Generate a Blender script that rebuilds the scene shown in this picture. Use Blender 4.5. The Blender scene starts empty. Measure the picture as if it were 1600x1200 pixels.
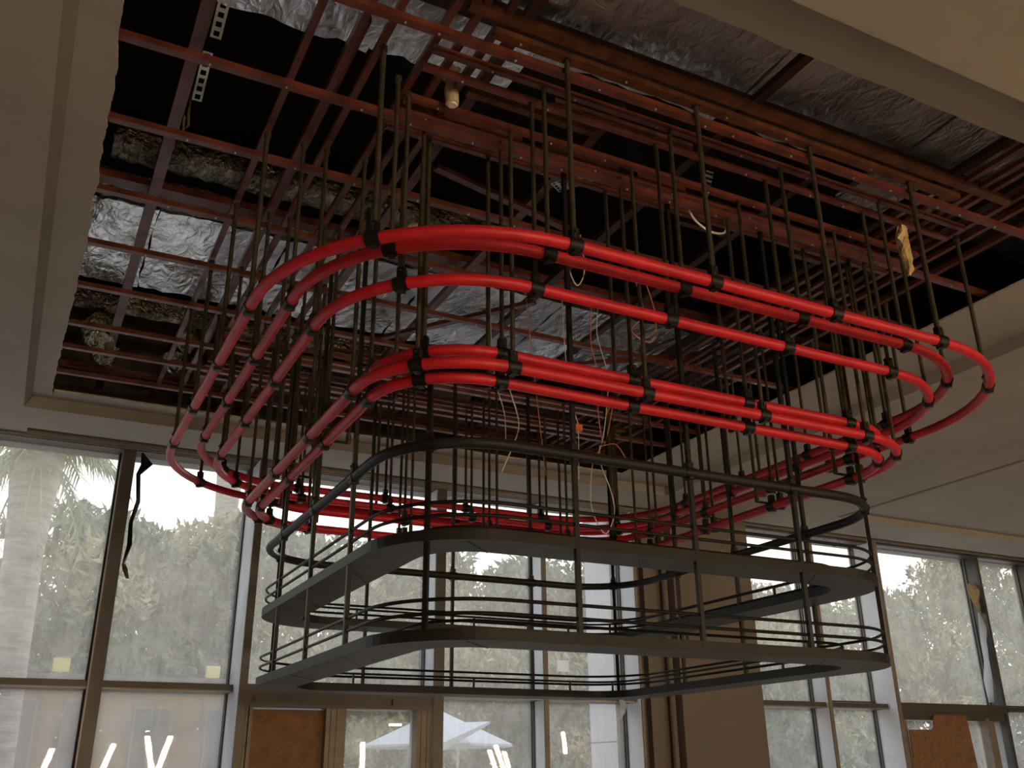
import bpy, bmesh, math, random
from mathutils import Vector, Matrix
random.seed(7)
C = bpy.context.scene.collection
PI = math.pi
# ------------------------------------------------------------------ camera
RT = Vector((0.8906625147351946, -0.45455818280672167, -0.00985612951570253))
UP = Vector((-0.16421946378811592, -0.3418352282655534, 0.9253002995945592))
FW = Vector((0.4239719950170329, 0.822511723418024, 0.37910712507309724))
cd = bpy.data.cameras.new('camera'); cam = bpy.data.objects.new('camera', cd); C.objects.link(cam)
M = Matrix((RT, UP, -FW)).transposed().to_4x4(); M.translation = Vector((0, 0, 1.6))
cam.matrix_world = M
cd.sensor_width = 36; cd.lens = 1483.19 * 36 / 1600; cd.clip_start = 0.05; cd.clip_end = 300
sc = bpy.context.scene; sc.camera = cam
# ------------------------------------------------------------------ sky, light, exposure
w = bpy.data.worlds.new('sky'); sc.world = w; w.use_nodes = True
nt = w.node_tree; nt.nodes.clear()
wo = nt.nodes.new('ShaderNodeOutputWorld'); bg = nt.nodes.new('ShaderNodeBackground')
tc = nt.nodes.new('ShaderNodeTexCoord'); sx = nt.nodes.new('ShaderNodeSeparateXYZ'); cr = nt.nodes.new('ShaderNodeValToRGB')
nt.links.new(tc.outputs['Generated'], sx.inputs[0]); nt.links.new(sx.outputs['Z'], cr.inputs[0])
cr.color_ramp.elements[0].position = 0.0; cr.color_ramp.elements[0].color = (0.30, 0.30, 0.28, 1)
e = cr.color_ramp.elements.new(0.08); e.color = (1.0, 0.95, 0.84, 1)
cr.color_ramp.elements[-1].position = 0.8; cr.color_ramp.elements[-1].color = (0.62, 0.76, 1.0, 1)
nt.links.new(cr.outputs[0], bg.inputs['Color']); bg.inputs['Strength'].default_value = 2.1
nt.links.new(bg.outputs[0], wo.inputs[0])
sc.view_settings.view_transform = 'Standard'; sc.view_settings.look = 'None'
sc.view_settings.exposure = 0.36; sc.view_settings.gamma = 1.0; sc.view_settings.use_curve_mapping = False
sd = bpy.data.lights.new('sun', 'SUN'); sd.energy = 1.3; sd.angle = math.radians(4); sd.color = (1.0, 0.86, 0.62)
sun = bpy.data.objects.new('sun', sd); C.objects.link(sun)
sun.rotation_euler = Vector((-0.72, -0.75, -0.24)).to_track_quat('-Z', 'Y').to_euler(); sun.location = (10, 20, 12)
# the warm tube lamps behind the photographer are built further down and light the room themselves
# ------------------------------------------------------------------ materials
def mat(name, col, rough=.6, metal=0, bump=0, bscale=20, var=0, vscale=3, emit=None, estr=0, spec=None, col2=None, stretch=None):
    m = bpy.data.materials.new(name); m.use_nodes = True; n = m.node_tree.nodes; l = m.node_tree.links
    p = n['Principled BSDF']; p.inputs['Base Color'].default_value = (*col, 1)
    p.inputs['Roughness'].default_value = rough; p.inputs['Metallic'].default_value = metal
    if spec is not None: p.inputs['Specular IOR Level'].default_value = spec
    t = n.new('ShaderNodeTexCoord'); mp = n.new('ShaderNodeMapping'); l.new(t.outputs['Object'], mp.inputs[0])
    if stretch: mp.inputs['Scale'].default_value = stretch
    if var:
        nz = n.new('ShaderNodeTexNoise'); nz.inputs['Scale'].default_value = vscale; nz.inputs['Detail'].default_value = 6
        nz.inputs['Roughness'].default_value = .65
        l.new(mp.outputs[0], nz.inputs['Vector'])
        r = n.new('ShaderNodeValToRGB'); l.new(nz.outputs['Fac'], r.inputs[0])
        r.color_ramp.elements[0].position = .36; r.color_ramp.elements[1].position = .66
        c2 = col2 or tuple(min(1, c * (1 + var)) for c in col); c1 = tuple(c * (1 - var) for c in col) if not col2 else col
        r.color_ramp.elements[0].color = (*c1, 1); r.color_ramp.elements[1].color = (*c2, 1)
        l.new(r.outputs[0], p.inputs['Base Color'])
    if bump:
        nb = n.new('ShaderNodeTexNoise'); nb.inputs['Scale'].default_value = bscale; nb.inputs['Detail'].default_value = 5
        l.new(mp.outputs[0], nb.inputs['Vector'])
        b = n.new('ShaderNodeBump'); b.inputs['Strength'].default_value = bump; b.inputs['Distance'].default_value = .02
        l.new(nb.outputs['Fac'], b.inputs['Height']); l.new(b.outputs[0], p.inputs['Normal'])
    if emit: p.inputs['Emission Color'].default_value = (*emit, 1); p.inputs['Emission Strength'].default_value = estr
    return m
M_ = {}
M_['gypsum'] = mat('painted_gypsum', (.36, .325, .275), .85, var=.07, vscale=1.2, bump=.08, bscale=60)
M_['step_shade'] = mat('painted_step_shade', (.20, .175, .145), .85, var=.05, vscale=1.2)  # ceiling tone darkened to paint shade along the recess edges
M_['gypsum_edge'] = mat('raw_gypsum_edge', (.68, .58, .44), .95, var=.15, vscale=20, bump=.4, bscale=40)
M_['wall'] = mat('brown_plaster', (.20, .168, .14), .8, var=.06, vscale=1.5, bump=.08, bscale=40)
M_['floor'] = mat('screed', (.52, .49, .45), .8, var=.2, vscale=2)
M_['void'] = mat('dark_void', (.012, .011, .01), .9)
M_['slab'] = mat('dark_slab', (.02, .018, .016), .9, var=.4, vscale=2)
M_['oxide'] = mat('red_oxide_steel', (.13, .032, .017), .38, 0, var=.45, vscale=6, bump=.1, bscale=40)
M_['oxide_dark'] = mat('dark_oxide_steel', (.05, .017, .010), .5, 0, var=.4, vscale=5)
M_['brass'] = mat('yellowed_oxide_steel', (.15, .058, .025), .35, .3, var=.5, vscale=7)
M_['red'] = mat('red_tube_paint', (.60, .013, .024), .45, 0, var=.22, vscale=4, bump=.03, bscale=80)
M_['rod'] = mat('dark_steel_rod', (.080, .066, .044), .40, .4, var=.4, vscale=9)
M_['shelf'] = mat('charcoal_steel', (.020, .019, .018), .5, 0, spec=.25, var=.18, vscale=2.5, bump=.02, bscale=30)
M_['panel'] = mat('grey_underside_panel', (.13, .13, .128), .6, var=.12, vscale=2.5)
M_['black'] = mat('black_steel', (.010, .0095, .009), .45, 0, spec=.3)
M_['zinc'] = mat('galvanised_steel', (.50, .56, .60), .35, .5, var=.2, vscale=8)
M_['frame'] = mat('bronze_aluminium', (.115, .106, .094), .45, .3, var=.12, vscale=4)
M_['frame_grey'] = mat('dark_grey_aluminium', (.10, .105, .105), .45, .2, var=.1, vscale=4)
M_['door_frame'] = mat('beige_door_frame', (.26, .22, .17), .55, .1, var=.15, vscale=5)
M_['rail_light'] = mat('satin_rail', (.30, .27, .24), .4, .4)
M_['osb'] = mat('brown_board', (.26, .135, .062), .8, var=.2, vscale=14, bump=.15, bscale=60)
M_['tape'] = mat('crumpled_tape', (.62, .45, .20), .5, 0, var=.4, vscale=18, bump=.8, bscale=30)
M_['beige'] = mat('beige_plastic', (.50, .42, .27), .5, var=.3, vscale=12, bump=.4, bscale=30)
M_['white_wire'] = mat('white_cable', (.85, .74, .64), .4)
M_['orange_wire'] = mat('orange_cable', (.70, .27, .12), .45)
M_['orange'] = mat('orange_connector', (.85, .20, .05), .4)
M_['paper'] = mat('paper_sticker', (.78, .76, .62), .8, var=.2, vscale=60)
M_['glue'] = mat('white_glue', (.8, .8, .78), .6)
M_['bark'] = mat('palm_bark', (.30, .26, .22), .95, var=.35, vscale=3, bump=.6, bscale=14, stretch=(1, 1, 6))
M_['bark2'] = mat('pine_bark', (.16, .10, .07), .95, var=.4, vscale=6, bump=.6, bscale=14)
M_['leaf'] = mat('pine_leaf', (.095, .11, .06), .7, var=.6, vscale=.9)
M_['leaf_light'] = mat('bright_leaf', (.21, .20, .09), .7, var=.5, vscale=1.2)
M_['frond'] = mat('palm_frond', (.22, .25, .13), .7, var=.4, vscale=1)
M_['facade'] = mat('ochre_facade', (.20, .135, .08), .9, var=.06, vscale=1)
M_['facade_grey'] = mat('lavender_panel', (.55, .53, .56), .7, var=.04, vscale=1)
M_['shutter'] = mat('grey_window', (.085, .07, .07), .5)
M_['shutter_frame'] = mat('grey_shutter_frame', (.16, .13, .12), .6)
M_['ground'] = mat('pale_paving', (.52, .49, .45), .9, var=.2, vscale=1)
M_['canvas'] = mat('white_canvas', (.42, .41, .40), .8)
M_['lamp'] = mat('warm_lamp_tube', (1, .8, .5), .4, emit=(1.0, .75, .48), estr=145)
M_['street'] = mat('street_lamp_glass', (1, .8, .5), .4, emit=(1.0, .70, .36), estr=6)
# crinkled foil
def foil(name, base, rough, sc_, strength, tint2, metal=.72, dist=.08):
    m = bpy.data.materials.new(name); m.use_nodes = True; n = m.node_tree.nodes; l = m.node_tree.links; p = n['Principled BSDF']
    p.inputs['Metallic'].default_value = metal; p.inputs['Roughness'].default_value = rough
    t = n.new('ShaderNodeTexCoord'); mp = n.new('ShaderNodeMapping'); l.new(t.outputs['Object'], mp.inputs[0]); mp.inputs['Scale'].default_value = (1, .55, 1)
    v = n.new('ShaderNodeTexVoronoi'); v.feature = 'DISTANCE_TO_EDGE'; v.inputs['Scale'].default_value = sc_
    nz = n.new('ShaderNodeTexNoise'); nz.inputs['Scale'].default_value = sc_ * 1.3; nz.inputs['Detail'].default_value = 8; nz.inputs['Distortion'].default_value = 1.6
    wn = n.new('ShaderNodeTexNoise'); wn.inputs['Scale'].default_value = 3; l.new(mp.outputs[0], wn.inputs['Vector'])
    mx = n.new('ShaderNodeMixRGB'); mx.inputs[0].default_value = .25; l.new(mp.outputs[0], mx.inputs[1]); l.new(wn.outputs['Color'], mx.inputs[2])
    l.new(mx.outputs[0], v.inputs['Vector']); l.new(mp.outputs[0], nz.inputs['Vector'])
    ad = n.new('ShaderNodeMath'); ad.operation = 'ADD'; l.new(v.outputs['Distance'], ad.inputs[0]); l.new(nz.outputs['Fac'], ad.inputs[1])
    b = n.new('ShaderNodeBump'); b.inputs['Strength'].default_value = strength; b.inputs['Distance'].default_value = dist
    l.new(ad.outputs[0], b.inputs['Height']); l.new(b.outputs[0], p.inputs['Normal'])
    r = n.new('ShaderNodeValToRGB'); l.new(wn.outputs['Fac'], r.inputs[0])
    r.color_ramp.elements[0].position = .35; r.color_ramp.elements[0].color = (*tint2, 1)
    r.color_ramp.elements[1].position = .6; r.color_ramp.elements[1].color = (*base, 1)
    l.new(r.outputs[0], p.inputs['Base Color']); return m
M_['foil'] = foil('silver_foil', (.97, .96, .95), .22, 8, .5, (.88, .87, .85), .93, .03)
M_['foil_dull'] = foil('dusty_foil', (.90, .86, .83), .30, 12, .7, (.70, .66, .64), .88, .03)
M_['foil_crumple'] = foil('crumpled_foil', (.60, .54, .44), .14, 14, 1.0, (.20, .16, .11), .95, .05)
# protective film with a dotted print on the frame members
def film(name, base):
    m = mat(name, base, .5); n = m.node_tree.nodes; l = m.node_tree.links; p = n['Principled BSDF']
    t = n.new('ShaderNodeTexCoord'); mp = n.new('ShaderNodeMapping'); mp.inputs['Scale'].default_value = (30, 30, 22); l.new(t.outputs['Object'], mp.inputs[0])
    v = n.new('ShaderNodeTexVoronoi'); v.inputs['Scale'].default_value = 1; v.inputs['Randomness'].default_value = .35; l.new(mp.outputs[0], v.inputs['Vector'])
    r = n.new('ShaderNodeValToRGB'); l.new(v.outputs['Distance'], r.inputs[0]); r.color_ramp.interpolation = 'CONSTANT'
    r.color_ramp.elements[0].color = (base[0] * .62, base[1] * .68, base[2] * .9, 1); r.color_ramp.elements[1].position = .26; r.color_ramp.elements[1].color = (*base, 1)
    l.new(r.outputs[0], p.inputs['Base Color']); return m
M_['film'] = film('printed_protective_film', (.86, .90, .95))
M_['film_loose'] = mat('loose_film', (.72, .76, .82), .5, var=.1, vscale=3)
M_['film_plain'] = mat('plain_protective_film', (.72, .76, .82), .5, var=.1, vscale=3)
# dusty glass
def glass(name, dust, lo, hi):
    m = bpy.data.materials.new(name); m.use_nodes = True; n = m.node_tree.nodes; l = m.node_tree.links; n.clear()
    o = n.new('ShaderNodeOutputMaterial'); tr = n.new('ShaderNodeBsdfTransparent'); gl = n.new('ShaderNodeBsdfGlossy'); gl.inputs['Roughness'].default_value = .015
    fr = n.new('ShaderNodeFresnel'); ge = n.new('ShaderNodeNewGeometry'); mi = n.new('ShaderNodeMapRange'); mi.inputs['To Min'].default_value = 1.45; mi.inputs['To Max'].default_value = 1 / 1.45; l.new(ge.outputs['Backfacing'], mi.inputs['Value']); l.new(mi.outputs[0], fr.inputs['IOR'])
    m1 = n.new('ShaderNodeMixShader'); l.new(fr.outputs[0], m1.inputs[0]); l.new(tr.outputs[0], m1.inputs[1]); l.new(gl.outputs[0], m1.inputs[2])
    tl = n.new('ShaderNodeBsdfTranslucent'); tl.inputs['Color'].default_value = (*dust, 1); df = n.new('ShaderNodeBsdfDiffuse'); df.inputs['Color'].default_value = (*dust, 1)
    m2 = n.new('ShaderNodeMixShader'); m2.inputs[0].default_value = .35; l.new(tl.outputs[0], m2.inputs[1]); l.new(df.outputs[0], m2.inputs[2])
    t = n.new('ShaderNodeTexCoord'); mp = n.new('ShaderNodeMapping'); mp.inputs['Scale'].default_value = (10, 1, .8); l.new(t.outputs['Object'], mp.inputs[0])
    s = n.new('ShaderNodeTexNoise'); s.inputs['Scale'].default_value = 3; s.inputs['Detail'].default_value = 9; s.inputs['Roughness'].default_value = .7; l.new(mp.outputs[0], s.inputs['Vector'])
    b = n.new('ShaderNodeTexNoise'); b.inputs['Scale'].default_value = 2.2; b.inputs['Detail'].default_value = 6; b.inputs['Distortion'].default_value = 1.5; l.new(t.outputs['Object'], b.inputs['Vector'])
    ad = n.new('ShaderNodeMath'); ad.operation = 'ADD'; l.new(s.outputs['Fac'], ad.inputs[0]); l.new(b.outputs['Fac'], ad.inputs[1])
    mr = n.new('ShaderNodeMapRange'); mr.inputs['From Min'].default_value = .75; mr.inputs['From Max'].default_value = 1.35
    mr.inputs['To Min'].default_value = lo; mr.inputs['To Max'].default_value = hi; l.new(ad.outputs[0], mr.inputs['Value'])
    # small splashes
    vs = n.new('ShaderNodeTexVoronoi'); vs.inputs['Scale'].default_value = 5.5; vs.inputs['Randomness'].default_value = 1; l.new(t.outputs['Object'], vs.inputs['Vector'])
    ls = n.new('ShaderNodeMath'); ls.operation = 'LESS_THAN'; ls.inputs[1].default_value = .055; l.new(vs.outputs['Distance'], ls.inputs[0])
    ms = n.new('ShaderNodeMath'); ms.operation = 'MULTIPLY_ADD'; ms.inputs[1].default_value = .35; l.new(ls.outputs[0], ms.inputs[0]); l.new(mr.outputs[0], ms.inputs[2])
    m3 = n.new('ShaderNodeMixShader'); l.new(ms.outputs[0], m3.inputs[0]); l.new(m1.outputs[0], m3.inputs[1]); l.new(m2.outputs[0], m3.inputs[2])
    l.new(m3.outputs[0], o.inputs[0]); return m
M_['glass'] = glass('dusty_glass', (.82, .79, .71), .15, .30)
# ------------------------------------------------------------------ mesh helpers
class MB:
    def __init__(s): s.v = []; s.f = []; s.m = []
    def add(s, vs, fs, mi=0):
        b = len(s.v); s.v += [tuple(v) for v in vs]; s.f += [tuple(i + b for i in f) for f in fs]; s.m += [mi] * len(fs); return s
    def box(s, x0, x1, y0, y1, z0, z1, mi=0):
        vs = [(x0,y0,z0),(x1,y0,z0),(x1,y1,z0),(x0,y1,z0),(x0,y0,z1),(x1,y0,z1),(x1,y1,z1),(x0,y1,z1)]
        return s.add(vs, [(0,3,2,1),(4,5,6,7),(0,1,5,4),(1,2,6,5),(2,3,7,6),(3,0,4,7)], mi)
    def tube(s, pts, r, n=10, closed=False, mi=0, up=Vector((0, 0, 1))):
        pts = [Vector(p) for p in pts]; N = len(pts); vs = []; fs = []
        rr = r if isinstance(r, (list, tuple)) else [r] * N
        for i, p in enumerate(pts):
            if closed: d = pts[(i + 1) % N] - pts[i - 1]
            else: d = pts[min(i + 1, N - 1)] - pts[max(i - 1, 0)]
            d.normalize(); u = up if abs(d.dot(up)) < .95 else Vector((1, 0, 0))
            a = d.cross(u).normalized(); b = a.cross(d).normalized()
            for k in range(n):
                t = 2 * PI * k / n; vs.append(p + a * math.cos(t) * rr[i] + b * math.sin(t) * rr[i])
        for i in range(N if closed else N - 1):
            j = (i + 1) % N
            for k in range(n): fs.append((i*n+k, i*n+(k+1) % n, j*n+(k+1) % n, j*n+k))
        if not closed: fs.append(tuple(range(n))[::-1]); fs.append(tuple((N-1)*n + k for k in range(n)))
        return s.add(vs, fs, mi)
    def sweep(s, pts, prof, closed=False, mi=0):
        """profile (across, up) swept along a horizontal path"""
        pts = [Vector(p) for p in pts]; N = len(pts); n = len(prof); vs = []; fs = []
        for i, p in enumerate(pts):
            if closed: d = pts[(i + 1) % N] - pts[i - 1]
            else: d = pts[min(i + 1, N - 1)] - pts[max(i - 1, 0)]
            d.normalize(); a = d.cross(Vector((0, 0, 1))).normalized(); b = a.cross(d).normalized()
            for (q, h) in prof: vs.append(p + a * q + b * h)
        for i in range(N if closed else N - 1):
            j = (i + 1) % N
            for k in range(n): fs.append((i*n+k, i*n+(k+1) % n, j*n+(k+1) % n, j*n+k))
        if not closed: fs.append(tuple(range(n))[::-1]); fs.append(tuple((N-1)*n + k for k in range(n)))
        return s.add(vs, fs, mi)
    def build(s, name, mats, parent=None, smooth=False):
        me = bpy.data.meshes.new(name); me.from_pydata(s.v, [], s.f)
        for m in (mats if isinstance(mats, (list, tuple)) else [mats]): me.materials.append(M_[m])
        me.polygons.foreach_set('material_index', s.m)
        if smooth: me.polygons.foreach_set('use_smooth', [True] * len(s.f))
        me.update()
        if smooth:
            try: me.set_sharp_from_angle(angle=math.radians(40))
            except Exception: pass
        o = bpy.data.objects.new(name, me); C.objects.link(o)
        if parent: o.parent = parent
        return o
def tag(o, label, cat, group=None):
    o['label'] = label; o['category'] = cat
    if group: o['group'] = group
    return o
def thing(name, loc, label, cat, group=None):
    o = bpy.data.objects.new(name, None); C.objects.link(o); o.location = loc; o.empty_display_size = .1
    return tag(o, label, cat, group)
def struct(o): o['kind'] = 'structure'; return o
def reorigin(o):
    """put the origin of a top-level mesh at its centre"""
    me = o.data; c = sum((v.co for v in me.vertices), Vector()) / len(me.vertices)
    me.transform(Matrix.Translation(-c)); o.location = c; return o
# ------------------------------------------------------------------ the room shell
H0, H1 = 4.40, 4.50          # low ceiling, recess ceiling
RX0, RX1, RY0, RY1 = -0.235, 6.12, 2.055, 8.225   # recess
struct(MB().box(-7, 15, -9, 9.3, -.15, 0).build('floor', 'floor'))
b = MB()
def slabbox(x0, x1, y0, y1): b.box(x0, x1, y0, y1, H0, H0 + .14)
slabbox(-7, RX0, -9, 8.77); slabbox(RX1, 8.58, -9, 8.77); slabbox(RX0, RX1, -9, RY0); slabbox(RX0, RX1, RY1, 8.77)
slabbox(8.58, 15, 8.12, 8.77); slabbox(8.58, 15, -9, -3)
b.box(8.58, 15, -3, 8.12, H0 + .075, H0 + .14)       # second shallow recess to the right
b.box(-7, -.19, 8.77, 8.9, H0, H0 + .14)
b.box(-7, 15, 8.9, 9.05, H0, H0 + .14)
struct(b.build('ceiling', 'gypsum'))
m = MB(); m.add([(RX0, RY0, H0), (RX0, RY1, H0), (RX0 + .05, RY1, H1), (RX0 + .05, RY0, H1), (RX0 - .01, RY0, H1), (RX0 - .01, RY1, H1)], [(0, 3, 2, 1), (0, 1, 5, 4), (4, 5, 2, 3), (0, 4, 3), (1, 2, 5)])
struct(m.build('trim_91', 'step_shade'))  # added sloped strip, its darker colour stands in for shade at the step
# slot for the curtain track along the windows
struct(MB().box(-.19, 15, 8.775, 8.895, H0 + .06, H0 + .13).build('trim_5', 'black'))
struct(MB().box(-.19, 15, 8.885, 8.90, H0 - .012, H0 + .05).build('trim_6', 'rail_light'))
# recess ceiling with the opening torn out of it
def ragged(a0, a1, base, amp, n, seed, trend=lambda t: 0):
    rnd = random.Random(seed); out = []; v = 0
    for i in range(n + 1):
        t = i / n; v = v * .75 + rnd.uniform(-amp, amp); out.append((a0 + (a1 - a0) * t, base + v + trend(t)))
    return out
OX0, OX1, OY0, OY1 = -.025, 5.42, 2.345, 8.02
def lip(pts, outer, name_axis):
    """strip between the torn edge and the straight outer line"""
    m = MB(); t0, t1 = H1, H1 + .014; vs = []; fs = []
    for (a, e) in pts:
        if name_axis == 'y': A = (outer, a); B = (e, a)
        else: A = (a, outer); B = (a, e)
        vs += [(*A, t0), (*B, t0), (*B, t1), (*A, t1)]
    fm = []
    for i in range(len(pts) - 1):
        k = 4 * i
        for q in range(4):
            fs.append((k + q, k + (q + 1) % 4, k + 4 + (q + 1) % 4, k + 4 + q)); fm.append(1 if q == 1 else 0)
    m.v = vs; m.f = fs; m.m = fm; return m
left = ragged(RY0, RY1, OX0, .006, 190, 3, lambda t: .045 * math.sin(PI * min(1, max(0, (t - .1) / .8))) - .02)
struct(lip(left, RX0 - .03, 'y').build('ceiling_left', ['gypsum', 'gypsum_edge']))
right = ragged(RY0, RY1, OX1, .003, 120, 5)
struct(lip(right, RX1 + .03, 'y').build('ceiling_right', ['gypsum', 'gypsum_edge']))
far = ragged(OX0 - .01, OX1 + .01, OY1, .004, 110, 6)
struct(lip(far, RY1 + .03, 'x').build('ceiling_far', ['gypsum', 'gypsum_edge']))
near = ragged(OX0 - .01, OX1 + .01, OY0, .004, 110, 8)
struct(lip(near, RY0 - .03, 'x').build('ceiling_near', ['gypsum', 'gypsum_edge']))
# plenum: slab above, dark sides
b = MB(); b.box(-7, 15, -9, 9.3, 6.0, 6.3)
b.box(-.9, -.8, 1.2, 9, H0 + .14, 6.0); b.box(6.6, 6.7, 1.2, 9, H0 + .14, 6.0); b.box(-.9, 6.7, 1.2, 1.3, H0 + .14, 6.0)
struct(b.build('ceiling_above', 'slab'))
struct(MB().box(8.555, 8.60, -3, 8.12, H0 - .006, H0 + .08).build('trim_90', 'step_shade'))  # added strip painting the shade line at the second recess edge
# walls
struct(MB().box(-7.2, -7, -9, 9.3, 0, 6.3).build('wall_left', 'wall'))
struct(MB().box(15, 15.2, -9, 9.3, 0, 6.3).build('wall_right', 'wall'))
struct(MB().box(-7.2, 15.2, -9.2, -9, 0, 6.3).build('wall_back', 'wall'))
b = MB(); b.box(-7, 15, 9.05, 9.4, 4.395, 6.3); b.box(6.2, 7.75, 9.02, 9.4, 0, 4.4); b.box(-7, 15, 9.02, 9.4, 0, .3)
struct(b.build('wall_window', 'wall'))
b = MB(); b.box(6.62, 7.76, 8.86, 9.02, 0, 4.4)
struct(b.build('wall_pier', 'wall'))
b = MB(); b.box(6.25, 6.33, 8.93, 9.02, 0, 4.4); b.tube([(6.55, 8.95, 0), (6.55, 8.95, 4.4)], .035, 12)
struct(b.build('trim_1', 'wall'))
# head over the windows and its trims
struct(MB().box(-7, 15, 8.93, 9.05, 4.365, 4.40).build('trim_2', 'frame'))
struct(MB().box(-7, 6.3, 8.915, 8.93, 4.372, 4.392).build('trim_3', 'rail_light'))
struct(MB().box(7.7, 15, 8.90, 8.93, 4.372, 4.398).build('trim_4', 'oxide_dark'))
# ------------------------------------------------------------------ windows
wn = [0]
def window(x0, x1, z0, z1, y=9.22, glassy=True, fr=.02, mframe='frame'):
    """frame (top level structure) with its own glass pane"""
    wn[0] += 1
    m = MB()
    m.box(x0, x0 + fr, y - .05, y + .03, z0, z1); m.box(x1 - fr, x1, y - .05, y + .03, z0, z1)
    m.box(x0, x1, y - .05, y + .03, z0, z0 + fr); m.box(x0, x1, y - .05, y + .03, z1 - fr, z1)
    o = struct(m.build('window_%d' % wn[0], mframe))
    p = MB().box(x0 + fr * .5, x1 - fr * .5, y - .004, y + .002, z0 + fr * .5, z1 - fr * .5).build('pane', 'glass', o)
    return o
def see_through(name, col, f):
    n = M_[name].node_tree.nodes; l = M_[name].node_tree.links; o = n['Material Output']; t = n.new('ShaderNodeBsdfTranslucent'); t.inputs['Color'].default_value = (*col, 1)
    x = n.new('ShaderNodeMixShader'); x.inputs[0].default_value = f; l.new(n['Principled BSDF'].outputs[0], x.inputs[1]); l.new(t.outputs[0], x.inputs[2]); l.new(x.outputs[0], o.inputs['Surface'])
see_through('paper', (.95, .92, .75), .8); see_through('glue', (.9, .9, .88), .7); see_through('film_loose', (.85, .88, .92), .6)
# deep fin mullions: (x of the left face, width, front y, kind)
MULL = [(-1.66, .12, 8.98, 'f'), (.622, .105, 8.94, 'f'), (1.813, .067, 8.72, 'b'), (3.715, .105, 8.93, 'b'), (4.955, .05, 8.96, 'p'), (6.095, .03, 8.88, 'p'),
        (8.83, .05, 8.93, 'p'), (9.855, .053, 8.82, 'p'), (12.03, .05, 8.985, 'd'), (13.16, .1, 8.95, 'f')]
tn = [7]
def trim(m, mats):
    o = struct(m.build('trim_%d' % tn[0], mats)); tn[0] += 1; return o
for (a, wd, yf, k) in MULL:
    m = MB(); m.box(a, a + wd, yf, 9.26, 0, 4.37, 0)
    if k == 'f': m.box(a - .010, a, yf, yf + .03, 0, 4.37, 1); trim(m, ['frame', 'rail_light'])
    else:
        m.box(a - .004, a, yf + .012, 9.20, 0, 4.37, 1); m.box(a - .022, a, 9.20, 9.24, 0, 4.37, 2); m.box(a, a + wd, yf - .003, yf, 0, 4.37, 3)
        trim(m, ['frame', 'film' if k == 'p' else 'frame_grey' if k == 'd' else 'film_plain', 'black', 'door_frame' if k == 'p' else 'frame'])
# upper lights and lower lights
RZ0, RZ1 = 2.285, 2.35
def rail(x0, x1, z0=RZ0, z1=RZ1):
    m = MB(); m.box(x0, x1, 8.975, 9.26, z0, z1, 0); m.box(x0, x1, 8.96, 8.975, z0, z0 + .014, 1)
    trim(m, ['frame', 'rail_light'])
rail(-7, -1.66); rail(-1.54, .622); rail(.727, 1.813); rail(3.82, 4.955); rail(5.005, 6.095); rail(7.75, 8.83); rail(8.88, 9.855); rail(12.08, 13.16); rail(13.26, 15)
for (a, c) in [(-3.6, -1.66), (-1.54, .622), (.727, 1.813), (1.88, 3.715), (3.82, 4.955), (5.005, 6.095), (7.76, 8.83), (8.88, 9.855), (9.908, 12.03), (12.08, 13.16), (13.26, 15)]:
    window(a, c, RZ1 + (.0 if c < 9.7 else .02), 4.42)
for (a, c) in [(-3.6, -1.66), (-1.54, .622), (.727, 1.813), (3.82, 4.955), (5.005, 6.095), (7.76, 8.83), (8.88, 9.855), (12.08, 13.16), (13.26, 15)]:
    window(a, c, .3, RZ0 + .03)
struct(MB().box(-7, -3.6, 9.02, 9.4, 0, 4.4).build('wall_far_left', 'wall'))
# door under the deep header, left
dn = struct(MB().box(1.88, 3.715, 8.95, 9.24, 2.165, 2.36).box(1.96, 3.80, 8.935, 8.95, 2.165, 2.20).box(2.0, 2.35, 8.93, 8.95, 2.21, 2.25).box(3.3, 3.62, 8.93, 8.95, 2.20, 2.26).build('door_1', 'frame'))
m = MB()
for (a, c) in [(1.94, 1.965), (1.97, 2.0), (2.67, 2.71), (2.715, 2.765), (2.77, 2.86), (3.56, 3.60), (3.605, 3.66), (3.665, 3.712), (3.72, 3.725)]:
    m.box(a, c, 8.96 + (.02 if c < 2 else .0), 9.14, 0, 2.165)
m.build('door_frame', 'door_frame', dn)
m = MB().box(2.0, 2.67, 9.04, 9.06, 0, 2.15); m.build('door_panel', 'osb', dn)
m = MB().box(2.86, 3.62, 9.08, 9.086, 0, 2.165); m.build('door_pane', 'glass', dn)
# door, right, boarded up
dn = struct(MB().box(9.908, 12.03, 8.97, 9.24, 2.27, 2.37).box(9.908, 12.03, 9.0, 9.2, 2.17, 2.27).build('door_2', 'frame'))
m = MB(); m.box(11.62, 11.66, 8.97, 9.14, 0, 2.2); m.box(11.67, 11.78, 8.99, 9.14, 0, 2.17); m.box(9.908, 10.15, 8.99, 9.14, 0, 2.17)
m.build('door_frame', 'door_frame', dn)
m = MB().box(10.15, 12.03, 9.09, 9.096, 0, 2.17); m.build('door_pane', 'glass', dn)
m = MB(); m.add([(x, y, z) for y in (8.95, 8.965) for (x, z) in [(10.10, 0), (11.32, 0), (11.30, 1.0), (11.22, 2.13), (11.20, 2.22), (11.16, 2.235), (10.62, 2.23), (10.60, 2.205), (10.585, 2.09), (10.54, 2.055), (10.13, 2.05)]],
    [tuple(range(11)), tuple(range(21, 10, -1))] + [(i, (i + 1) % 11 + 0, (i + 1) % 11 + 11, i + 11) for i in range(11)])
tag(reorigin(m.build('wooden_board', 'osb')), 'notched brown particle board propped over the right-hand doorway', 'board')
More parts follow.
